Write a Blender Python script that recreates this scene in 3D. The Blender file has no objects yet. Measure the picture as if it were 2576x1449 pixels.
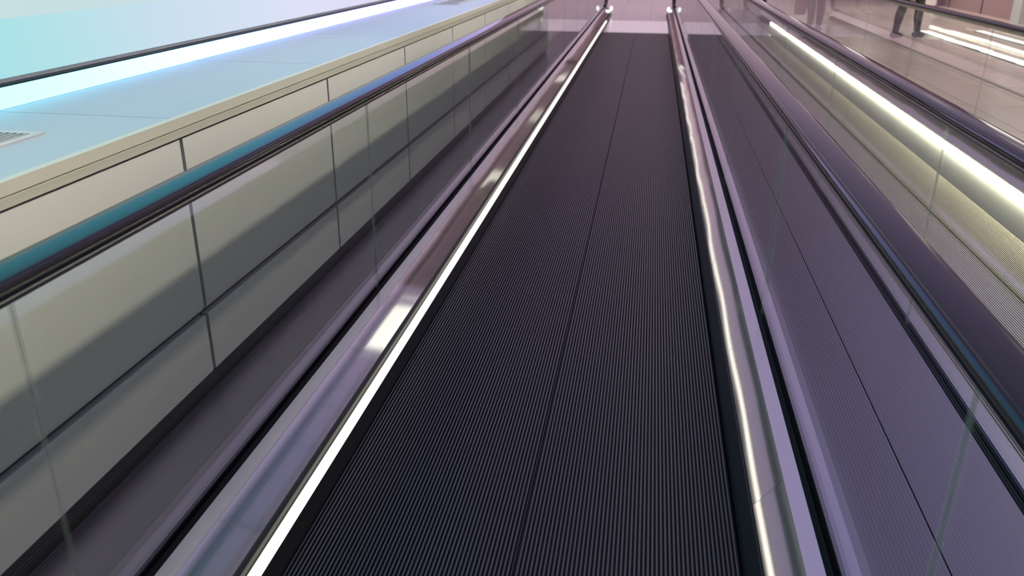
import bpy, bmesh, math, random
from mathutils import Vector, Matrix
random.seed(7)
sc = bpy.context.scene
C = sc.collection
PI = math.pi

# ------------------------------------------------------------------ camera
H = 1.38                                   # eye height above the belt
cd = bpy.data.cameras.new('camera'); cam = bpy.data.objects.new('camera', cd); C.objects.link(cam)
cd.sensor_width = 36.0
cd.lens = 2083.0 / 2576.0 * 36.0
# columns: world axes seen by the camera -> camera axes in the world
ax_x = Vector((0.98735363, 0.15840533, 0.00636884))
ax_u = Vector((-0.06685346, 0.37960394, 0.92273044))
ax_b = Vector((0.14374779, -0.91148703, 0.38539327))
M = Matrix((ax_x, ax_u, ax_b)).transposed().to_4x4()
M.translation = Vector((0, 0, H))
cam.matrix_world = M
cd.clip_start = 0.02; cd.clip_end = 200
cd.dof.use_dof = True; cd.dof.focus_distance = 2.6; cd.dof.aperture_fstop = 4.5
sc.camera = cam

# ------------------------------------------------------------------ world, exposure
sc.view_settings.view_transform = 'Standard'; sc.view_settings.look = 'None'
sc.view_settings.gamma = 1.0; sc.view_settings.use_curve_mapping = False
sc.view_settings.exposure = 0.0
w = bpy.data.worlds.new('world'); sc.world = w; w.use_nodes = True
w.node_tree.nodes['Background'].inputs[0].default_value = (0.30, 0.26, 0.36, 1)
w.node_tree.nodes['Background'].inputs[1].default_value = 0.3

# ------------------------------------------------------------------ materials
def mat(name, col=(0.5, 0.5, 0.5), rough=0.5, metal=0.0, spec=0.5, emit=None, es=0.0, noise=0.0, nscale=8, stretch=None, coat=0.0):
    m = bpy.data.materials.new(name); m.use_nodes = True
    nt = m.node_tree; b = nt.nodes['Principled BSDF']
    b.inputs['Base Color'].default_value = (*col, 1); b.inputs['Roughness'].default_value = rough
    b.inputs['Metallic'].default_value = metal; b.inputs['Specular IOR Level'].default_value = spec
    b.inputs['Coat Weight'].default_value = coat; b.inputs['Coat Roughness'].default_value = 0.08
    if emit:
        b.inputs['Emission Color'].default_value = (*emit, 1); b.inputs['Emission Strength'].default_value = es
    if noise:
        tc = nt.nodes.new('ShaderNodeTexCoord'); mp = nt.nodes.new('ShaderNodeMapping')
        if stretch: mp.inputs['Scale'].default_value = stretch
        n = nt.nodes.new('ShaderNodeTexNoise'); n.inputs['Scale'].default_value = nscale; n.inputs['Detail'].default_value = 4
        mr = nt.nodes.new('ShaderNodeMapRange')
        mr.inputs['To Min'].default_value = max(0.02, rough - noise); mr.inputs['To Max'].default_value = rough + noise
        nt.links.new(tc.outputs['Object'], mp.inputs['Vector']); nt.links.new(mp.outputs[0], n.inputs['Vector'])
        nt.links.new(n.outputs['Fac'], mr.inputs['Value']); nt.links.new(mr.outputs[0], b.inputs['Roughness'])
    return m

def emat_y(name, stops, y0, y1, strength):
    """lamp colour that changes along the hall (colour-changing LED wall)"""
    m = bpy.data.materials.new(name); m.use_nodes = True; nt = m.node_tree
    nt.nodes.remove(nt.nodes['Principled BSDF'])
    out = nt.nodes['Material Output']; e = nt.nodes.new('ShaderNodeEmission'); e.inputs[1].default_value = strength
    g = nt.nodes.new('ShaderNodeNewGeometry'); s = nt.nodes.new('ShaderNodeSeparateXYZ'); mr = nt.nodes.new('ShaderNodeMapRange')
    mr.inputs['From Min'].default_value = y0; mr.inputs['From Max'].default_value = y1
    r = nt.nodes.new('ShaderNodeValToRGB'); cr = r.color_ramp
    cr.elements[0].position = stops[0][0]; cr.elements[0].color = (*stops[0][1], 1)
    cr.elements[1].position = stops[-1][0]; cr.elements[1].color = (*stops[-1][1], 1)
    for p, c in stops[1:-1]:
        el = cr.elements.new(p); el.color = (*c, 1)
    nt.links.new(g.outputs['Position'], s.inputs[0]); nt.links.new(s.outputs['Y'], mr.inputs['Value'])
    nt.links.new(mr.outputs[0], r.inputs[0]); nt.links.new(r.outputs[0], e.inputs[0]); nt.links.new(e.outputs[0], out.inputs[0])
    return m

def glass_mat(name, tint=(0.93, 0.95, 0.94), rough=0.0):
    m = bpy.data.materials.new(name); m.use_nodes = True; nt = m.node_tree
    nt.nodes.remove(nt.nodes['Principled BSDF']); out = nt.nodes['Material Output']
    t = nt.nodes.new('ShaderNodeBsdfTransparent'); t.inputs[0].default_value = (*tint, 1)
    g = nt.nodes.new('ShaderNodeBsdfGlossy'); g.inputs['Roughness'].default_value = rough
    f = nt.nodes.new('ShaderNodeFresnel'); f.inputs['IOR'].default_value = 1.5
    ge = nt.nodes.new('ShaderNodeNewGeometry'); ir = nt.nodes.new('ShaderNodeMapRange')
    ir.inputs['To Min'].default_value = 1.5; ir.inputs['To Max'].default_value = 1 / 1.5
    nt.links.new(ge.outputs['Backfacing'], ir.inputs['Value']); nt.links.new(ir.outputs[0], f.inputs['IOR'])
    mx = nt.nodes.new('ShaderNodeMixShader')
    nt.links.new(f.outputs[0], mx.inputs[0]); nt.links.new(t.outputs[0], mx.inputs[1]); nt.links.new(g.outputs[0], mx.inputs[2])
    nt.links.new(mx.outputs[0], out.inputs[0])
    return m

M_rib = mat('belt_ribs', (0.042, 0.035, 0.045), 0.36, 0.0, 0.9)
M_rib2 = mat('belt_ribs_lit', (0.78, 0.72, 0.50), 0.42, 0.5)  # second belt: brightness from the strip put into a lighter yellow colour
M_groove2 = mat('belt_groove_lit', (0.22, 0.20, 0.14), 0.6)  # its grooves lightened too, as if lit by the strip
M_groove = mat('belt_groove', (0.008, 0.008, 0.009), 0.7)
M_skirt = mat('black_skirt', (0.018, 0.017, 0.017), 0.38)
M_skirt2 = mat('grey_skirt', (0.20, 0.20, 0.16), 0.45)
M_gap = mat('black_gap', (0.006, 0.006, 0.006), 0.8)
M_deck = mat('satin_steel', (0.76, 0.73, 0.69), 0.055, 0.86, noise=0.015, nscale=30, stretch=(8, 0.3, 8))
M_strip = mat('clamp_aluminium', (0.97, 0.94, 0.98), 0.26, 1.0)
M_gasket = mat('black_rubber_gasket', (0.01, 0.01, 0.012), 0.8, spec=0.15)
M_cover = mat('cover_plate_metal', (0.50, 0.46, 0.54), 0.33, 1.0, noise=0.03, nscale=20)
M_glass = glass_mat('balustrade_glass')
M_glassedge = mat('glass_edge', (0.42, 0.46, 0.38), 0.12, 0.0, 1.0)
_nt = M_glassedge.node_tree; _mx = _nt.nodes.new('ShaderNodeMixShader'); _tr = _nt.nodes.new('ShaderNodeBsdfTransparent')
_mx.inputs[0].default_value = 0.68
_nt.links.new(_nt.nodes['Principled BSDF'].outputs[0], _mx.inputs[1]); _nt.links.new(_tr.outputs[0], _mx.inputs[2])
_nt.links.new(_mx.outputs[0], _nt.nodes['Material Output'].inputs[0])
M_hand = mat('handrail_rubber', (0.012, 0.011, 0.014), 0.07, 0.0, 0.8)
_nt = M_hand.node_tree; _o = _nt.nodes['Material Output']
_gl = _nt.nodes.new('ShaderNodeBsdfGlossy'); _gl.inputs['Roughness'].default_value = 0.09
_fr = _nt.nodes.new('ShaderNodeFresnel'); _fr.inputs['IOR'].default_value = 1.5
_di = _nt.nodes.new('ShaderNodeBsdfDiffuse'); _di.inputs['Color'].default_value = (0.012, 0.011, 0.014, 1)
_mx = _nt.nodes.new('ShaderNodeMixShader')
_nt.links.new(_fr.outputs[0], _mx.inputs[0]); _nt.links.new(_di.outputs[0], _mx.inputs[1]); _nt.links.new(_gl.outputs[0], _mx.inputs[2])
_nt.links.new(_mx.outputs[0], _o.inputs[0]); _nt.nodes.remove(_nt.nodes['Principled BSDF'])
M_guide = mat('guide_black', (0.02, 0.018, 0.015), 0.3, 0.3)
M_gold = mat('guide_lip_metal', (0.62, 0.55, 0.36), 0.25, 1.0)
M_led = mat('led_white', (1, 1, 1), 0.5, emit=(1.0, 0.94, 0.82), es=1.6)
M_led2 = mat('led_bright', (1, 1, 1), 0.5, emit=(1.0, 0.96, 0.74), es=19.0)
M_comb = mat('comb_plate_metal', (0.92, 1.0, 1.0), 0.25, 1.0)
M_cap = mat('polished_steel', (0.8, 0.8, 0.8), 0.10, 1.0)
M_wall = mat('grey_panel', (0.47, 0.47, 0.45), 0.42, 0.0, 0.4)
M_reveal = mat('dark_reveal', (0.03, 0.028, 0.03), 0.6)
M_cope = mat('coping_cream', (0.37, 0.37, 0.31), 0.4)
M_sill = mat('sill_white', (0.25, 0.30, 0.355), 0.45)
M_black = mat('black_trim', (0.004, 0.004, 0.005), 0.4)

# ------------------------------------------------------------------ mesh helpers
def link(name, bm, mats, parent=None, smooth=False):
    me = bpy.data.meshes.new(name); bm.normal_update(); bm.to_mesh(me); bm.free()
    if not isinstance(mats, (list, tuple)): mats = [mats]
    for m in mats: me.materials.append(m)
    if smooth:
        for p in me.polygons: p.use_smooth = True
    o = bpy.data.objects.new(name, me); C.objects.link(o)
    if parent: o.parent = parent
    return o

def prism(bm, prof, y0, y1, mi=0, cap=True):
    """closed cross-section (x, z) extruded along y"""
    a = [bm.verts.new((x, y0, z)) for x, z in prof]; b = [bm.verts.new((x, y1, z)) for x, z in prof]
    n = len(prof)
    for i in range(n):
        f = bm.faces.new((a[i], a[(i + 1) % n], b[(i + 1) % n], b[i])); f.material_index = mi
    if cap:
        f = bm.faces.new(a[::-1]); f.material_index = mi
        f = bm.faces.new(b); f.material_index = mi
    bmesh.ops.recalc_face_normals(bm, faces=bm.faces)

def box(bm, x0, x1, y0, y1, z0, z1, mi=0):
    vs = [bm.verts.new((x, y, z)) for x in (x0, x1) for y in (y0, y1) for z in (z0, z1)]
    for q in ((0, 1, 3, 2), (4, 6, 7, 5), (0, 4, 5, 1), (2, 3, 7, 6), (0, 2, 6, 4), (1, 5, 7, 3)):
        f = bm.faces.new([vs[k] for k in q]); f.material_index = mi

def sweep(bm, path, prof, mi=0):
    """path: list of (y, z, ny, nz) with the outward normal; prof: (across x, along normal)"""
    rings = [[bm.verts.new((px, y + ny * pn, z + nz * pn)) for px, pn in prof] for (y, z, ny, nz) in path]
    n = len(prof)
    for r0, r1 in zip(rings, rings[1:]):
        for i in range(n):
            f = bm.faces.new((r0[i], r0[(i + 1) % n], r1[(i + 1) % n], r1[i])); f.material_index = mi
    bm.faces.new(rings[0][::-1]); bm.faces.new(rings[-1])
    bmesh.ops.recalc_face_normals(bm, faces=bm.faces)

def empty(name, loc, label=None, cat=None, group=None):
    o = bpy.data.objects.new(name, None); C.objects.link(o); o.location = loc; o.empty_display_size = 0.1
    if label: o['label'] = label
    if cat: o['category'] = cat
    if group: o['group'] = group
    return o

def tag(o, label, cat, group=None, kind=None):
    o['label'] = label; o['category'] = cat
    if group: o['group'] = group
    if kind: o['kind'] = kind
    return o

def struct(o, label):
    o['kind'] = 'structure'; o['label'] = label; return o

# ------------------------------------------------------------------ the setting
Y0, YEND = -3.0, 90.0
COMB0, COMB1 = 14.46, 16.77
BASE_END = 18.0
XR = 7.1                                   # right wall

M_floor = bpy.data.materials.new('polished_tile'); M_floor.use_nodes = True
nt = M_floor.node_tree; b = nt.nodes['Principled BSDF']
b.inputs['Roughness'].default_value = 0.22
tc = nt.nodes.new('ShaderNodeTexCoord'); br = nt.nodes.new('ShaderNodeTexBrick')
br.offset = 0.0; br.inputs['Scale'].default_value = 1.0
br.inputs['Brick Width'].default_value = 0.6; br.inputs['Row Height'].default_value = 1.2
br.inputs['Mortar Size'].default_value = 0.006
br.inputs['Color1'].default_value = (0.50, 0.42, 0.41, 1); br.inputs['Color2'].default_value = (0.46, 0.38, 0.38, 1)
br.inputs['Mortar'].default_value = (0.15, 0.11, 0.12, 1)
nt.links.new(tc.outputs['Object'], br.inputs['Vector']); nt.links.new(br.outputs['Color'], b.inputs['Base Color'])

bm = bmesh.new()
box(bm, -6.0, XR, COMB1, YEND, -0.3, 0.0)
box(bm, 2.385, XR, Y0, COMB1, -0.3, 0.0)
box(bm, -6.0, 2.385, Y0, COMB1, -0.34, -0.30)
box(bm, -6.0, -1.2, 10.2, COMB1, -0.30, 0.0)
struct(link('floor', bm, M_floor), 'polished mauve stone tile floor beyond the walkways')
bm = bmesh.new(); box(bm, 3.68, 3.74, Y0, YEND, 0.0, 0.004)
struct(link('trim_1', bm, mat('expansion_joint', (0.10, 0.09, 0.10), 0.4)), 'dark expansion joint strip running along the tiled floor')

M_ceil = emat_y('ceiling_fill', [(0.0, (0.33, 0.31, 0.58)), (0.3, (0.50, 0.39, 0.62)), (0.7, (0.85, 0.58, 0.72)), (1.0, (1.0, 0.74, 0.86))], 0, 40, 0.8)  # violet to pink fill light put into the unseen ceiling as emission
bm = bmesh.new(); box(bm, -6.0, XR, Y0 - 2, YEND, 3.6, 3.7)
struct(link('ceiling', bm, M_ceil), 'unseen violet ceiling over the hall, glow added as fill light')
M_rwall = mat('mauve_wall', (0.30, 0.21, 0.23), 0.5)
bm = bmesh.new(); box(bm, XR, XR + 0.1, Y0 - 2, YEND, 0.0, 3.6)
y = 1.0
while y < YEND:
    box(bm, XR - 0.012, XR + 0.01, y, y + 0.06, 0.0, 3.6, 1); y += 2.15
struct(link('wall_right', bm, [M_rwall, mat('wall_seam', (0.10, 0.08, 0.12), 0.5)]), 'mauve panelled wall with dark vertical seams')
bm = bmesh.new(); box(bm, -6.0, XR, YEND, YEND + 0.1, 0.0, 3.6)
struct(link('wall_back', bm, M_rwall), 'far wall closing the hall')
bm = bmesh.new(); box(bm, -6.0, XR, Y0 - 2.1, Y0 - 2, -0.3, 3.6)
struct(link('wall_front', bm, mat('rear_wall', (0.3, 0.28, 0.3), 0.6)), 'wall behind the photographer')

# low panelled wall on the left
WX = -1.19
bm = bmesh.new()
box(bm, WX - 0.06, WX - 0.02, Y0, 10.2, -0.3, 0.90, 1)
joints = [1.98 + 1.055 * k for k in range(-5, 9)]
edges = [j for j in joints if Y0 < j < 10.2] + [10.2]
p = Y0
for e in edges:
    a, c = p + 0.008, e - 0.008
    prism(bm, [(WX, 0.43), (WX - 0.004, 0.418), (WX - 0.010, 0.412), (WX - 0.02, 0.412), (WX - 0.02, 0.900), (WX, 0.900)], a, c, 0)
    prism(bm, [(WX, 0.224), (WX - 0.02, 0.215), (WX - 0.02, 0.398), (WX - 0.002, 0.398), (WX, 0.396)], a, c, 0)
    p = e
struct(link('wall_left', bm, [M_wall, M_reveal]), 'low wall of grey panels with dark joints behind the left glass')
bm = bmesh.new()
prism(bm, [(WX - 0.02, 0.906), (WX + 0.004, 0.906), (WX + 0.004, 0.925), (WX + 0.001, 0.926), (WX + 0.001, 0.928), (WX + 0.004, 0.929), (WX, 0.9545), (WX - 0.02, 0.9545)], Y0, 10.2, 0)
struct(link('trim_2', bm, [M_cope]), 'cream coping rail along the top of the low wall')
# sill of white panels
bm = bmesh.new()
p = Y0
for e in edges:
    box(bm, WX - 0.52, WX - 0.018, p + 0.0015, e - 0.0015, 0.92, 0.9535, 0); p = e
box(bm, WX - 0.52, WX - 0.022, Y0, 10.2, 0.90, 0.9505, 1)
struct(link('windowsill', bm, [M_sill, M_reveal]), 'broad white sill between coping and glowing wall')
M_glow = emat_y('colour_light_wall', [(0.0, (0.26, 0.80, 0.76)), (0.25, (0.34, 0.82, 0.82)), (0.5, (0.62, 0.78, 0.90)), (0.8, (0.78, 0.80, 1.0)), (1.0, (0.80, 0.76, 0.98))], 0.6, 5.2, 0.95)
M_glow2 = emat_y('colour_light_wall_upper', [(0.0, (0.62, 0.84, 0.82)), (0.5, (0.66, 0.80, 0.88)), (1.0, (0.80, 0.78, 1.0))], 1.0, 7.0, 0.9)
M_glow3 = emat_y('colour_light_wall_top', [(0.0, (0.08, 0.46, 0.52)), (0.28, (0.10, 0.42, 0.56)), (0.6, (0.26, 0.36, 0.80)), (1.0, (0.62, 0.46, 0.80))], 0.6, 10.0, 1.9)
bm = bmesh.new()
box(bm, -1.80, -1.765, Y0, 10.2, 1.021, 1.174, 0)
box(bm, -1.80, -1.762, Y0, 10.2, 1.176, 1.23, 1)
box(bm, -1.80, -1.762, Y0, 10.2, 1.231, 3.6, 4)
prism(bm, [(-1.765, 1.020), (-1.762, 1.016), (-1.757, 1.012), (-1.80, 1.010), (-1.80, 1.020)], Y0, 10.2, 2)
box(bm, -6.0, -1.80, 10.15, 10.2, 0.0, 3.6, 3)
box(bm, -6.1, -6.0, 10.2, YEND, 0.0, 3.6, 3)
struct(link('wall_left.001', bm, [M_glow, M_glow2, mat('grey_lip', (0.16, 0.17, 0.19), 0.5), M_rwall, M_glow3]), 'glowing wall that shifts from teal to lavender light')

# light strip along the foot of the glowing wall
M_wled = emat_y('strip_light', [(0.0, (0.13, 0.58, 0.62)), (0.32, (0.15, 0.54, 0.70)), (0.6, (0.22, 0.42, 0.88)), (1.0, (0.36, 0.33, 0.9))], 0.8, 5.0, 5.0)
t = empty('light_strip', (-1.72, 3, 0.954), 'wide white light strip between the sill and the glowing wall', 'light strip')
bm = bmesh.new(); prism(bm, [(-1.712, 0.954), (-1.742, 1.003), (-1.76, 1.003), (-1.76, 0.954)], Y0, 10.2)
o = link('diffuser', bm, M_wled, t); o.matrix_parent_inverse = Matrix.Translation((1.72, -3, -0.954))
bm = bmesh.new(); prism(bm, [(-1.742, 1.0035), (-1.7415, 1.0095), (-1.76, 1.0095), (-1.76, 1.0035)], Y0, 10.2)
o = link('housing', bm, M_black, t); o.matrix_parent_inverse = Matrix.Translation((1.72, -3, -0.954))

def under(o, root):
    o.parent = root; o.matrix_parent_inverse = Matrix.Translation(-Vector(root.location)); return o

# ventilation grilles set into the sill
def grille(y0, y1, label):
    x0, x1, z = -1.59, -1.40, 0.9535
    r = empty('ventilation_grille', ((x0 + x1) / 2, (y0 + y1) / 2, z), label, 'vent', 'vents in the white sill')
    bm = bmesh.new(); f = 0.022; h = 0.004
    for q in ((x0, x1, y0, y0 + f), (x0, x1, y1 - f, y1), (x0, x0 + f, y0 + f, y1 - f), (x1 - f, x1, y0 + f, y1 - f)):
        box(bm, q[0], q[1], q[2], q[3], z, z + h)
    under(link('frame', bm, mat('grille_frame', (0.34, 0.33, 0.34), 0.4)), r)
    bm = bmesh.new(); box(bm, x0 + f, x1 - f, y0 + f, y1 - f, z + 0.0002, z + 0.0006)
    under(link('backing', bm, M_reveal), r)
    bm = bmesh.new(); n = 8; wd = (x1 - x0 - 2 * f) / n
    for i in range(n):
        a = x0 + f + (i + 0.2) * wd
        prism(bm, [(a, z + 0.0006), (a + wd * 0.35, z + 0.0006), (a + wd * 0.35, z + 0.0035), (a, z + 0.0035)], y0 + f, y1 - f)
    under(link('slats', bm, mat('grille_slat', (0.25, 0.27, 0.28), 0.4)), r)
grille(1.21, 1.755, 'grey ventilation grille in the teal-lit near end of the sill')
grille(6.27, 6.82, 'small grey ventilation grille in the lavender-lit far end of the sill')

# ------------------------------------------------------------------ the walkways
def handrail_path(off, y_c, r, zc, back):
    pts = [(Y0, zc + r + off, 0, 1), (Y0 + 0.01, zc + r + off, 0, 1), (y_c - 0.02, zc + r + off, 0, 1), (y_c, zc + r + off, 0, 1)]
    N = 28
    for i in range(1, N + 1):
        a = PI / 2 - PI * i / N
        pts.append((y_c + (r + off) * math.cos(a), zc + (r + off) * math.sin(a), math.cos(a), math.sin(a)))
    pts.append((back, zc - r - off, 0, -1))
    return pts

ZT = 0.915
def balustrade(root, g, s, led, outer, wave, joints_y, ledmat, hw=1.0, lw=(0.170, 0.1544), lz=0.0755, lip=None, skirt=None):
    """g = centre line of the glass, s = +1 when the belt lies towards +x"""
    P = lambda prof: [(g + s * u, z) for u, z in prof]
    def part(name, bm, m, smooth=False): return under(link(name, bm, m, None, smooth), root)
    # glass panes
    y = 2.79 - 1.745 * 4
    panes = []
    while y < 17.2: panes.append(y); y += 1.745
    gz0, gz1, th = 0.12, 0.868, 0.005
    yc, zc = 18.33, 0.535
    for i, a in enumerate(panes):
        if a + 1.745 < Y0: continue
        a0 = max(a, Y0)
        bm = bmesh.new()
        if i < len(panes) - 1:
            box(bm, g - th, g + th, a0 + 0.003, a + 1.742, gz0, gz1)
        else:
            out = [(a0 + 0.003, 0.19), (a0 + 0.003, gz1), (yc, gz1)]
            for k in range(1, 15):
                an = PI / 2 - PI * k / 15; out.append((yc + (gz1 - zc) * math.cos(an), zc + (gz1 - zc) * math.sin(an)))
            out += [(yc, 0.205), (BASE_END, 0.19)]
            A = [bm.verts.new((g - th, yy, zz)) for yy, zz in out]; B = [bm.verts.new((g + th, yy, zz)) for yy, zz in out]
            bm.faces.new(A); bm.faces.new(B[::-1])
            for k in range(len(out)): bm.faces.new((A[k], B[k], B[(k + 1) % len(out)], A[(k + 1) % len(out)]))
            bmesh.ops.recalc_face_normals(bm, faces=bm.faces)
        bm.normal_update()
        for f in bm.faces:
            if abs(f.normal.y) > 0.95: f.material_index = 1
        part('glass_panel', bm, [M_glass, M_glassedge])
    # gaskets both sides, clamp strip, deck panels
    bm = bmesh.new()
    prism(bm, P([(0.0062, 0.10), (0.0062, 0.169), (0.012, 0.1695), (0.020, 0.165), (0.020, 0.10)]), Y0, BASE_END)
    prism(bm, P([(-0.0062, 0.10), (-0.0062, 0.169), (-0.012, 0.1695), (-0.020, 0.165), (-0.020, 0.10)]), Y0, BASE_END)
    part('gasket', bm, M_gasket)
    bm = bmesh.new()
    prism(bm, P([(0.0205, 0.15), (0.0205, 0.1655), (0.0215, 0.1665), (0.0622, 0.1665), (0.0630, 0.1650), (0.0615, 0.158)]), Y0, BASE_END)
    part('clamp_strip', bm, M_strip)
    ys = [Y0] + [j for j in joints_y if Y0 < j < BASE_END] + [BASE_END]
    for k in range(len(ys) - 1):
        a, c = ys[k] + 0.0008, ys[k + 1] - 0.0008
        bm = bmesh.new(); n = max(2, int((c - a) / 0.12))
        U0, U1 = (0.0632, 0.1650), lip or ((0.1345, 0.0752) if led else (0.1263, 0.0806))
        ph = random.uniform(0, 6.28); tilt = random.uniform(-1, 1) * wave
        rows = []
        for i in range(n + 1):
            yy = a + (c - a) * i / n
            d = tilt * (0.5 - (i / n)) + wave * 0.45 * math.sin(ph + yy * 5.0) + wave * 0.25 * math.sin(2 * ph + yy * 11)
            row = []
            for q in range(7):
                f = q / 6
                bow = 0.0002 * math.sin(PI * f)
                u = U0[0] + (U1[0] - U0[0]) * f + bow * 0.79 ; z = U0[1] + (U1[1] - U0[1]) * f + bow * 0.61 + d * f
                row.append((u, z))
            row += [(U1[0] - 0.012, U1[1] - 0.004), (U0[0], 0.10)]
            rows.append([bm.verts.new((g + s * u, yy, z)) for u, z in row])
        m = len(rows[0])
        for r0, r1 in zip(rows, rows[1:]):
            for i in range(m):
                bm.faces.new((r0[i], r0[(i + 1) % m], r1[(i + 1) % m], r1[i]))
        bm.faces.new(rows[0]); bm.faces.new(rows[-1][::-1])
        bmesh.ops.recalc_face_normals(bm, faces=bm.faces)
        o = part('deck_panel', bm, M_deck)
        for pl in o.data.polygons: pl.use_smooth = len(pl.vertices) == 4
        try:
            o.data.set_sharp_from_angle(angle=0.4)
        except Exception: pass
    # skirt and light strip
    bm = bmesh.new()
    if led:
        prism(bm, P([(lw[0], 0.0495), (0.187 * hw, -0.010), (0.187 * hw, -0.12), (0.10, -0.12), (0.10, 0.0495)]), Y0, COMB1)
        prism(bm, P([(0.108, 0.0500), (0.108, lz - 0.001), (lw[1] - 0.010, lz - 0.001), (lw[1] - 0.010, 0.0500)]), Y0, 15.95)
        prism(bm, P([(0.10, -0.01), (0.10, 0.05), (0.150, 0.05), (0.150, -0.01)]), COMB1, BASE_END)
    else:
        prism(bm, P([(0.126, 0.0755), (0.132, 0.0755), (0.156, -0.010), (0.156, -0.12), (0.10, -0.12), (0.10, 0.0755)]), Y0, BASE_END)
    part('skirt_panel', bm, skirt or M_skirt)
    if led:
        if lz < 0.08:
            bm = bmesh.new(); prism(bm, P([(0.1405, 0.0750), (0.1405, 0.0885), (0.1465, 0.0885), (0.1465, 0.0750)]), Y0, 15.95)  # added black bar that keeps the strip's mirror image out of the glass
            part('light_shield', bm, M_black)
        bm = bmesh.new()
        prism(bm, P([(lw[0], 0.0502), (lw[1], lz), (lw[1] - 0.0008, lz - 0.001), (lw[1] - 0.0035, lz - 0.015), (lw[0] - 0.0085, 0.0502)]), Y0, 15.95)
        part('light_strip', bm, ledmat)
    # outer cover plates
    lo, hi = outer
    bm = bmesh.new()
    prism(bm, P([(-0.0205, 0.10), (-0.0205, 0.166), (-lo, 0.166), (-lo, 0.156), (-hi if hi else -lo, 0.156), (-hi if hi else -lo, -0.28), (-0.0205, -0.28)]) if hi else
          P([(-0.0205, 0.10), (-0.0205, 0.166), (-lo, 0.166), (-lo, -0.28), (-0.0205, -0.28)]), Y0, BASE_END)
    part('cover_plate', bm, M_cover)
    # end cap of the balustrade base
    bm = bmesh.new()
    prof = [(0.0205, 0.166), (0.063, 0.166), (0.130, 0.080), (0.150, 0.06), (0.156, 0.0), (-0.10, 0.0), (-0.11, 0.13), (-0.09, 0.166)]
    rings = []
    for i in range(9):
        a = i / 8 * PI / 2; sx = max(0.12, math.cos(a)); yy = BASE_END + 0.001 + 0.16 * math.sin(a)
        cxm = 0.02
        rings.append([bm.verts.new((g + s * (cxm + (u - cxm) * (0.45 + 0.55 * sx)), yy, z * (0.55 + 0.45 * sx))) for u, z in prof])
    for r0, r1 in zip(rings, rings[1:]):
        for i in range(len(prof)): bm.faces.new((r0[i], r0[(i + 1) % len(prof)], r1[(i + 1) % len(prof)], r1[i]))
    bm.faces.new(rings[0][::-1]); bm.faces.new(rings[-1]); bmesh.ops.recalc_face_normals(bm, faces=bm.faces)
    part('end_cap', bm, M_cap, True)
    # handrail guide and handrail
    bm = bmesh.new()
    sweep(bm, handrail_path(0.0, yc, 0.335, zc, BASE_END + 0.02), [(g - 0.012, -0.010), (g + 0.012, -0.010), (g + 0.020, 0.004), (g + 0.020, 0.012), (g - 0.020, 0.012), (g - 0.020, 0.004)])
    part('handrail_guide', bm, M_guide)
    bm = bmesh.new()
    for q in (-1, 1):
        sweep(bm, handrail_path(0.0, yc, 0.335, zc, BASE_END + 0.02), [(g + q * 0.0205, 0.003), (g + q * 0.0235, 0.003), (g + q * 0.0235, 0.0065), (g + q * 0.0205, 0.0065)])
    part('guide_lip', bm, M_gold)
    bm = bmesh.new()
    half = [(0.016, 0.012), (0.0300, 0.0122), (0.0345, 0.0140), (0.0368, 0.0180), (0.0372, 0.0235), (0.0366, 0.0300), (0.0345, 0.0355), (0.0310, 0.0392), (0.0275, 0.0410), (0.0245, 0.0417), (0.0150, 0.0427), (0.0050, 0.0431)]
    half = [(a * 1.14, c) for a, c in half]
    hp = [(-a, c) for a, c in half] + half[::-1]
    sweep(bm, handrail_path(0.0, yc, 0.335, zc, BASE_END + 0.02), [(g + a, c) for a, c in hp])
    o = part('handrail', bm, M_hand, True)

def belt(root, x0, x1, n, cx, mats):
    bm = bmesh.new(); pitch = (x1 - x0) / n
    def strip(xa, za, xb, zb, mi):
        v = [bm.verts.new(q) for q in ((xa, Y0, za), (xb, Y0, zb), (xb, COMB0, zb), (xa, COMB0, za))]
        f = bm.faces.new(v); f.material_index = mi
    for i in range(n):
        a = x0 + i * pitch; r = a + pitch * 0.46; e = a + pitch
        mid = abs((a + e) / 2 - cx) < pitch * 0.5
        if mid: r = a + pitch * 0.16
        strip(a, 0.0, r, 0.0, 0)
        strip(r, 0.0, r + pitch * 0.03, -0.009, 1)
        strip(r + pitch * 0.03, -0.009, e - pitch * 0.03, -0.009, 1)
        strip(e - pitch * 0.03, -0.009, e, 0.0, 1)
    for f in bm.faces:
        f.normal_update()
        if f.normal.z < 0: f.normal_flip()
    o = link('tread_belt', bm, mats); under(o, root)
    # comb plate and landing plate
    bm = bmesh.new()
    prism(bm, [(x0 - 0.02, -0.02), (x1 + 0.02, -0.02), (x1 + 0.02, 0.004), (x0 - 0.02, 0.004)], COMB0 + 0.05, COMB1)
    tw = (x1 - x0) / 60
    for i in range(60):
        a = x0 + i * tw
        v = [bm.verts.new(q) for q in ((a, COMB0 + 0.05, 0.004), (a + tw * 0.6, COMB0 + 0.05, 0.004), (a + tw * 0.45, COMB0 - 0.02, 0.001), (a + tw * 0.15, COMB0 - 0.02, 0.001))]
        bm.faces.new(v)
    under(link('comb_plate', bm, M_comb), root)

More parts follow.
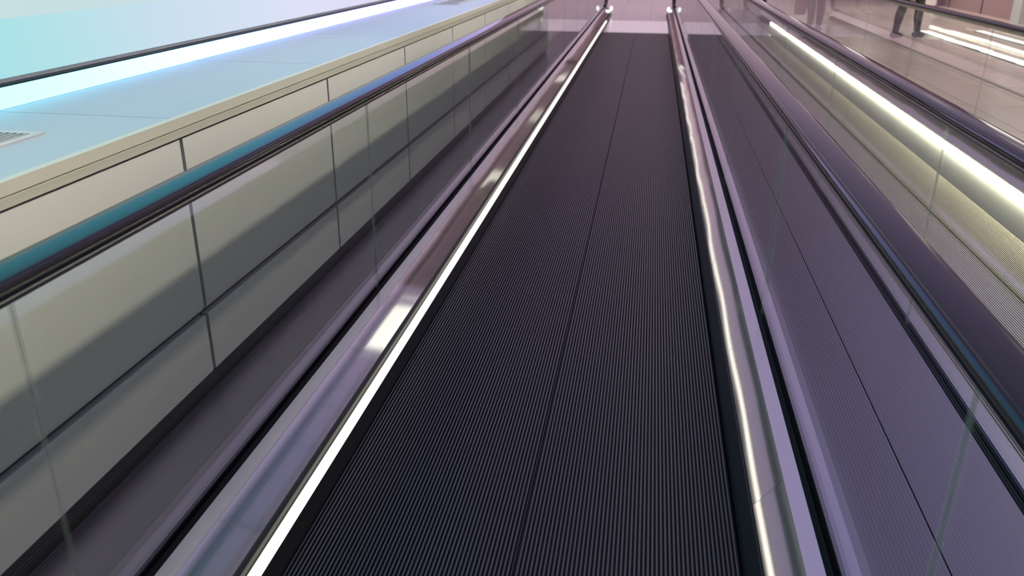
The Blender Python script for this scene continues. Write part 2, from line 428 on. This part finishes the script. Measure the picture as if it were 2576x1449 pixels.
dj = [2.40 - 2.0, 1.79, 2.63, 3.49, 4.36, 5.45, 7.2, 9.0, 11.2, 13.4, 15.6]
W1 = empty('moving_walkway', (-0.25, 7, 0.0), 'ribbed black moving walkway the camera rides, running from the foreground to the pink landing', 'moving walkway', 'moving walkways side by side')
balustrade(W1, -0.958, +1, True, (0.235, None), 0.0004, [0.5, 3.5, 6.5, 9.5, 12.6, 13.1, 13.6, 15.0, 16.2], M_led)
balustrade(W1, 0.460, -1, False, (0.236, None), 0.0008, [1.78, 2.62, 3.48, 4.35, 6.1, 8.2, 10.4, 12.6, 14.9], M_led)
M_glint = mat('cap_glint_glow', (0.9, 0.95, 0.9), 0.3, emit=(0.86, 1.0, 0.88), es=1.3)  # bright glints on the end caps put in as glowing blobs
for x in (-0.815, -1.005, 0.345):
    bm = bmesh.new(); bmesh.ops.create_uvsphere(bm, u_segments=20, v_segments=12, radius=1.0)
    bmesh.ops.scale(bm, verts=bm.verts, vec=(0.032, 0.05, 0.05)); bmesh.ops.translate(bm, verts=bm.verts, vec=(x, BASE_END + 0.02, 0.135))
    o = under(link('cap_glint', bm, M_glint, None, True), W1); o['label'] = 'greenish white glint on the end cap, made as a glowing blob'
belt(W1, -0.768, 0.3005, 101, -0.234, [M_rib, M_groove])
W2 = empty('moving_walkway', (1.62, 7, 0.0), 'second moving walkway to the right, lit by a bright strip on its far side', 'moving walkway', 'moving walkways side by side')
balustrade(W2, 0.947, +1, False, (0.247, None), 0.0015, [1.2, 4.2, 7.2, 10.2, 13.2], M_led2)
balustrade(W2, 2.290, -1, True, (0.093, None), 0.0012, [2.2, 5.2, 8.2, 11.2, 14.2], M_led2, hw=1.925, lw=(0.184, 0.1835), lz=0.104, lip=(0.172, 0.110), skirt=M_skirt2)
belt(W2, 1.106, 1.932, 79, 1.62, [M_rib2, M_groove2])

# glowing bands in rows along the tiled floor, right, built from bright segments
def floor_strip(x, wd, y1, col, es, label, seg):
    r = empty('floor_band', (x, 8, 0.0), label, 'light strip', 'glowing bands along the tiled floor')
    bm = bmesh.new(); box(bm, x - wd / 2 - 0.012, x + wd / 2 + 0.012, Y0, y1 + 0.02, 0.0, 0.012)
    under(link('housing', bm, M_skirt), r)
    m = mat('floor_glow', (1, 1, 1), 0.5, emit=col, es=es)
    bm = bmesh.new(); y = y1; k = 0
    while y > Y0:
        q = min(seg * random.uniform(0.7, 1.3), y - Y0 + 0.001); dx = random.uniform(-0.03, 0.03)
        a = y - q
        vs = [bm.verts.new(v) for v in ((x - wd / 2 + dx, a, 0.02), (x + wd / 2 + dx, a, 0.02), (x + wd / 2 - dx, y - 0.02, 0.02), (x - wd / 2 - dx, y - 0.02, 0.02))]
        ve = [bm.verts.new((v.co.x, v.co.y, 0.012)) for v in vs]
        bm.faces.new(vs)
        for i in range(4): bm.faces.new((vs[i], ve[i], ve[(i + 1) % 4], vs[(i + 1) % 4]))
        y = a
    bmesh.ops.recalc_face_normals(bm, faces=bm.faces)
    under(link('diffuser', bm, m), r)
floor_strip(4.66, 0.15, 15.8, (1, 1, 0.95), 1.6, 'brightest glowing floor band, nearest the second walkway', 1.3)
floor_strip(5.12, 0.13, 15.95, (0.72, 0.68, 0.60), 1.0, 'dim cream glowing floor band between two others', 1.6)
floor_strip(5.62, 0.13, 16.05, (0.72, 0.76, 0.70), 1.0, 'pale glowing floor band, farthest from the walkways', 1.5)

# ------------------------------------------------------------------ lamps of the hall, with added fill lamps
M_lamp = mat('lamp_warm', (1, 1, 1), 0.5, emit=(1.0, 0.93, 0.74), es=0.8)
M_lampbody = mat('lamp_body', (0.7, 0.7, 0.7), 0.4)
def ceiling_lamp(x, y, src=None):
    if src is None:
        r = empty('ceiling_light', (x, y, 3.6), 'long warm linear light hung under the violet ceiling', 'ceiling light', 'linear ceiling lights in a row')
        bm = bmesh.new(); box(bm, -0.19, 0.19, -1.15, 1.15, -0.06, 0.0); o = link('housing', bm, M_lampbody, r)
        bm = bmesh.new(); box(bm, -0.17, 0.17, -1.12, 1.12, -0.072, -0.0605); o = link('diffuser', bm, M_lamp, r)
        ld = bpy.data.lights.new('wall_washer', 'AREA'); ld.shape = 'RECTANGLE'; ld.size = 0.16; ld.size_y = 2.3
        ld.energy = 15.5; ld.color = (1.0, 0.92, 0.74); ld.spread = math.radians(26)
        lo = bpy.data.objects.new('wall_washer', ld); C.objects.link(lo); lo.parent = r; lo.location = (0, 0, -0.08)
        lo.rotation_euler = (0, math.radians(35), 0)
        return r
    r = src.copy(); C.objects.link(r); r.location = (x, y, 3.6)
    for ch in src.children:
        c = ch.copy(); C.objects.link(c); c.parent = r
    return r
L0 = ceiling_lamp(0.40, -1.5)
for k in range(1, 8): ceiling_lamp(0.40, -1.5 + 2.4 * k, L0)

def fill_lamp(y, src=None):  # unseen lamps added to brighten the second belt and the tiles
    if src is None:
        r = empty('ceiling_light', (5.3, y, 3.6), 'unseen warm fill lamp added over the tiled floor, right of the walkways', 'ceiling light', 'added fill lamps over the tiled floor')
        bm = bmesh.new(); box(bm, -0.25, 0.25, -0.65, 0.65, -0.08, 0.0); link('housing', bm, M_lampbody, r)
        bm = bmesh.new(); box(bm, -0.22, 0.22, -0.62, 0.62, -0.092, -0.0805); link('diffuser', bm, M_lamp, r)
        ld = bpy.data.lights.new('floor_fill', 'AREA'); ld.shape = 'RECTANGLE'; ld.size = 0.44; ld.size_y = 1.24
        ld.energy = 92.0; ld.color = (1.0, 0.90, 0.66); ld.spread = math.radians(140)
        lo = bpy.data.objects.new('floor_fill', ld); C.objects.link(lo); lo.parent = r; lo.location = (0, 0, -0.10)
        return r
    r = src.copy(); C.objects.link(r); r.location = (5.3, y, 3.6)
    for ch in src.children:
        c = ch.copy(); C.objects.link(c); c.parent = r
    return r
D0 = fill_lamp(1.0)
for k in range(1, 6): fill_lamp(1.0 + 4.0 * k, D0)

M_sign = mat('light_box', (1, 1, 1), 0.5, emit=(1.0, 0.98, 0.84), es=2.4)
def wall_lamp(y, src=None):
    if src is None:
        r = empty('wall_light_box', (XR, y, 2.95), 'long cream light box high on the mauve wall', 'wall light', 'light boxes on the right wall')
        bm = bmesh.new(); box(bm, -0.16, -0.001, -1.5, 1.5, -0.45, 0.45); link('housing', bm, M_lampbody, r)
        bm = bmesh.new(); box(bm, -0.175, -0.161, -1.4, 1.4, -0.38, 0.38); link('diffuser', bm, M_sign, r)
        return r
    r = src.copy(); C.objects.link(r); r.location = (XR, y, 2.95)
    for ch in src.children:
        c = ch.copy(); C.objects.link(c); c.parent = r
    return r
S0 = wall_lamp(16.9)
for yy in (4.3, 29.5, 42.3, 55.0): wall_lamp(yy, S0)

# ------------------------------------------------------------------ people beyond the second walkway
M_skin = mat('skin', (0.50, 0.32, 0.24), 0.5)
def limb_mesh(chains, m, name, parent, seg=14):
    """each chain: list of (x, y, z, rx, ry) ellipses; lofted, closed and fused by voxel remesh so the figure is one surface"""
    bm = bmesh.new()
    for ch in chains:
        P = [Vector(c[:3]) for c in ch]; rings = []
        for i, c in enumerate(ch):
            d = (P[min(i + 1, len(P) - 1)] - P[max(i - 1, 0)]).normalized()
            ref = Vector((1, 0, 0)) if abs(d.x) < 0.85 else Vector((0, 1, 0))
            v = d.cross(ref).normalized(); u = v.cross(d).normalized()
            rings.append([bm.verts.new(P[i] + u * c[3] * math.cos(2 * PI * k / seg) + v * c[4] * math.sin(2 * PI * k / seg)) for k in range(seg)])
        for r0, r1 in zip(rings, rings[1:]):
            for k in range(seg): bm.faces.new((r0[k], r0[(k + 1) % seg], r1[(k + 1) % seg], r1[k]))
        bm.faces.new(rings[0][::-1]); bm.faces.new(rings[-1])
    bmesh.ops.recalc_face_normals(bm, faces=bm.faces)
    o = link(name, bm, m, parent, True)
    return o

def fuse(o, vox, smooth=2):
    r = o.modifiers.new('fuse', 'REMESH'); r.mode = 'VOXEL'; r.voxel_size = vox; r.use_smooth_shade = True
    s = o.modifiers.new('soften', 'SMOOTH'); s.factor = 0.5; s.iterations = smooth

def person(loc, rz, label, stride, coat_len, coatm, legm, shoem, hairm, hand_out=0.0):
    r = empty('person', loc, label, 'person'); r.rotation_euler = (0, 0, rz)
    # facing local +y ; hips at 0.92, height about 1.72
    f = [(-0.09, -stride * 0.5), (0.09, stride * 0.5)]
    legs, shoes = [], []
    for sx, dy in f:
        hip = (sx, 0.0, 0.92); knee = (sx, dy * 0.5 + 0.04, 0.50); ank = (sx, dy, 0.09)
        legs.append([(hip[0], hip[1], 0.97, .085, .095), (*hip, .088, .098), (sx, dy * .25 + .02, .71, .075, .082), (*knee, .056, .060), (sx, dy * .72 + .0, .34, .054, .060), (sx, dy * .92, .17, .038, .040), (*ank, .036, .040)])
    feet = [[(sx, dy - 0.06, 0.045, .034, .034), (sx, dy + 0.02, 0.055, .040, .040), (sx, dy + 0.12, 0.035, .044, .026), (sx, dy + 0.19, 0.025, .034, .018)] for sx, dy in f]
    torso = [(0, 0, 0.90, .155, .105), (0, 0, 1.0, .15, .105), (0, 0, 1.12, .135, .095), (0, 0.005, 1.28, .165, .11), (0, 0, 1.40, .175, .10), (0, 0, 1.455, .09, .07), (0, 0, 1.50, .056, .058)]
    head = [(0, 0.0, 1.48, .052, .055), (0, 0.01, 1.53, .055, .062), (0, 0.02, 1.56, .062, .085), (0, 0.012, 1.61, .074, .095), (0, 0.005, 1.67, .074, .094), (0, 0.0, 1.715, .055, .072), (0, 0, 1.735, .02, .03)]
    nose = [(0, 0.095, 1.635, .008, .008), (0, 0.118, 1.60, .013, .013), (0, 0.098, 1.592, .010, .010)]
    ears = [[(q * 0.070, 0.0, 1.60, .008, .014), (q * 0.080, -0.005, 1.625, .010, .018), (q * 0.074, -0.005, 1.65, .008, .012)] for q in (-1, 1)]
    arms, hands, sleeves = [], [], []
    for q in (-1, 1):
        sw = 0.10 * q
        sh = (q * 0.165, 0, 1.405); el = (q * 0.225, -0.03 + sw * 0.3, 1.12); wr = (q * (0.235 + (hand_out if q < 0 else 0)), 0.06 + sw, 0.89)
        arms.append([(q * .12, 0, 1.41, .05, .05), (*sh, .052, .052), (q * .20, -.015, 1.27, .046, .048), (*el, .038, .040), (q * .232, .02 + sw * .6, 1.0, .036, .036), (*wr, .024, .028)])
        sleeves.append([(q * .10, 0, 1.40, .065, .065), (sh[0], sh[1], sh[2], .066, .066), (q * .20, -.015, 1.27, .060, .062), (*el, .052, .054), (q * .232, .02 + sw * .6, 1.0, .048, .048), (wr[0], wr[1], wr[2] + .02, .042, .044)])
        hands.append([(*wr, .024, .028), (wr[0], wr[1] + .01, wr[2] - .05, .016, .038), (wr[0], wr[1] + .02, wr[2] - .095, .014, .038)])
        for k, ln in enumerate((.060, .072, .066, .050)):
            oy = wr[1] - 0.012 + k * 0.021
            hands.append([(wr[0], oy, wr[2] - .09, .0085, .0085), (wr[0] - q * .004, oy + .004, wr[2] - .09 - ln * .5, .0085, .0085), (wr[0] - q * .016, oy + .006, wr[2] - .09 - ln, .007, .007)])
        hands.append([(wr[0], wr[1] + .035, wr[2] - .035, .011, .011), (wr[0] - q * .012, wr[1] + .062, wr[2] - .065, .0095, .0095), (wr[0] - q * .018, wr[1] + .070, wr[2] - .095, .008, .008)])
    body = limb_mesh(legs + feet + [torso, head, nose] + ears + arms + hands, M_skin, 'body', r); fuse(body, 0.007, 2)
    tr = limb_mesh([[(x, y, z, a + .014, c + .014) for x, y, z, a, c in L] for L in legs] + [[(0, 0, .86, .165, .115), (0, 0, 1.02, .158, .112)]], legm, 'trousers', r); fuse(tr, 0.012, 2)
    for F in feet:
        limb_mesh([[(F[0][0], F[0][1] - .012, .048, .042, .044)] + [(x, y, z + .004, a + .009, c + .009) for x, y, z, a, c in F]], shoem, 'shoe', r)
    co = [(0, 0, coat_len, .215, .165), (0, 0, (coat_len + 1.0) / 2, .19, .145), (0, 0, 1.0, .17, .125), (0, 0, 1.12, .158, .117), (0, 0, 1.28, .185, .130), (0, 0, 1.40, .190, .118), (0, 0, 1.46, .085, .08)]
    cm = limb_mesh([co] + sleeves, coatm, 'coat', r); fuse(cm, 0.014, 2)
    hr = limb_mesh([[(0, -.07, 1.52, .055, .030), (0, -.065, 1.58, .072, .045), (0, -.03, 1.65, .082, .085), (0, -.012, 1.71, .070, .085), (0, -.005, 1.752, .035, .045)]], hairm, 'hair', r)
    eye = mat('eye', (0.03, 0.02, 0.02), 0.2)
    for q in (-1, 1):
        bm = bmesh.new(); bmesh.ops.create_icosphere(bm, subdivisions=2, radius=0.010)
        bmesh.ops.translate(bm, verts=bm.verts, vec=(q * 0.030, 0.094, 1.628)); link('eye', bm, eye, r, True)
    bm = bmesh.new(); bmesh.ops.create_icosphere(bm, subdivisions=2, radius=0.02)
    bmesh.ops.scale(bm, verts=bm.verts, vec=(1.1, .35, .28)); bmesh.ops.translate(bm, verts=bm.verts, vec=(0, 0.100, 1.572)); link('mouth', bm, mat('lips', (0.45, 0.16, 0.14), 0.5), r, True)
    return r
dark = mat('black_cloth', (0.025, 0.026, 0.024), 0.8); mauve_dark = mat('dark_trousers', (0.055, 0.045, 0.05), 0.8)
tan = mat('tan_coat', (0.26, 0.19, 0.10), 0.8); shoe = mat('shoe_black', (0.015, 0.015, 0.015), 0.4); hair = mat('hair_dark', (0.02, 0.015, 0.012), 0.6)
person((2.75, 15.35, 0), 0.15, 'person in a knee-length tan coat and dark trousers, walking beside a brown bag', 0.10, 0.60, tan, mauve_dark, shoe, hair)
person((4.07, 14.72, 0), -0.75, 'person in black trousers and black shoes, mid-stride by the glowing floor bands', 0.34, 0.80, dark, dark, shoe, hair)
# brown hand bag
r = empty('handbag', (2.50, 15.42, 0.0), 'brown hanging bag beside the person in the tan coat', 'bag')
bm = bmesh.new()
rows = []
for z, a, c in ((0.27, .07, .05), (0.29, .095, .065), (0.40, .105, .07), (0.52, .095, .055), (0.60, .075, .03)):
    rows.append([bm.verts.new((a * math.copysign(abs(math.cos(2 * PI * k / 20)) ** .6, math.cos(2 * PI * k / 20)), c * math.copysign(abs(math.sin(2 * PI * k / 20)) ** .6, math.sin(2 * PI * k / 20)), z)) for k in range(20)])
for r0, r1 in zip(rows, rows[1:]):
    for k in range(20): bm.faces.new((r0[k], r0[(k + 1) % 20], r1[(k + 1) % 20], r1[k]))
bm.faces.new(rows[0][::-1]); bm.faces.new(rows[-1])
link('bag_body', bm, mat('brown_leather', (0.24, 0.13, 0.055), 0.6), r, True)
bm = bmesh.new(); N = 16
pr = [(0.006 * math.cos(2 * PI * k / 8), 0.006 * math.sin(2 * PI * k / 8)) for k in range(8)]
rings = []
for i in range(N + 1):
    a = PI * i / N; cx, cz = 0.065 * math.cos(a), 0.58 + 0.22 * math.sin(a)
    rings.append([bm.verts.new((cx + u * math.cos(a), v, cz + u * math.sin(a))) for u, v in pr])
for r0, r1 in zip(rings, rings[1:]):
    for k in range(8): bm.faces.new((r0[k], r0[(k + 1) % 8], r1[(k + 1) % 8], r1[k]))
link('strap', bm, mat('strap', (0.12, 0.07, 0.03), 0.6), r, True)
# white bin by the far wall
r = empty('waste_bin', (6.62, 22.75, 0), 'white waste bin against the mauve wall, far right', 'bin')
bm = bmesh.new(); bmesh.ops.create_cube(bm, size=1); bmesh.ops.scale(bm, verts=bm.verts, vec=(.42, .38, .80)); bmesh.ops.translate(bm, verts=bm.verts, vec=(0, 0, .40))
bmesh.ops.bevel(bm, geom=bm.edges[:], offset=.03, segments=3, affect='EDGES'); link('bin_body', bm, mat('bin_white', (0.85, 0.83, 0.82), 0.4), r)
bm = bmesh.new(); bmesh.ops.create_cube(bm, size=1); bmesh.ops.scale(bm, verts=bm.verts, vec=(.44, .40, .10)); bmesh.ops.translate(bm, verts=bm.verts, vec=(0, 0, .86))
bmesh.ops.bevel(bm, geom=bm.edges[:], offset=.03, segments=3, affect='EDGES'); link('lid', bm, mat('bin_lid', (0.3, 0.3, 0.32), 0.4), r)
# grey pillar in front of the right wall
bm = bmesh.new(); box(bm, 6.86, 7.08, 17.7, 18.1, 0, 3.6)
struct(link('pillar', bm, mat('pillar_grey', (0.42, 0.46, 0.48), 0.5)), 'grey pillar against the mauve wall')
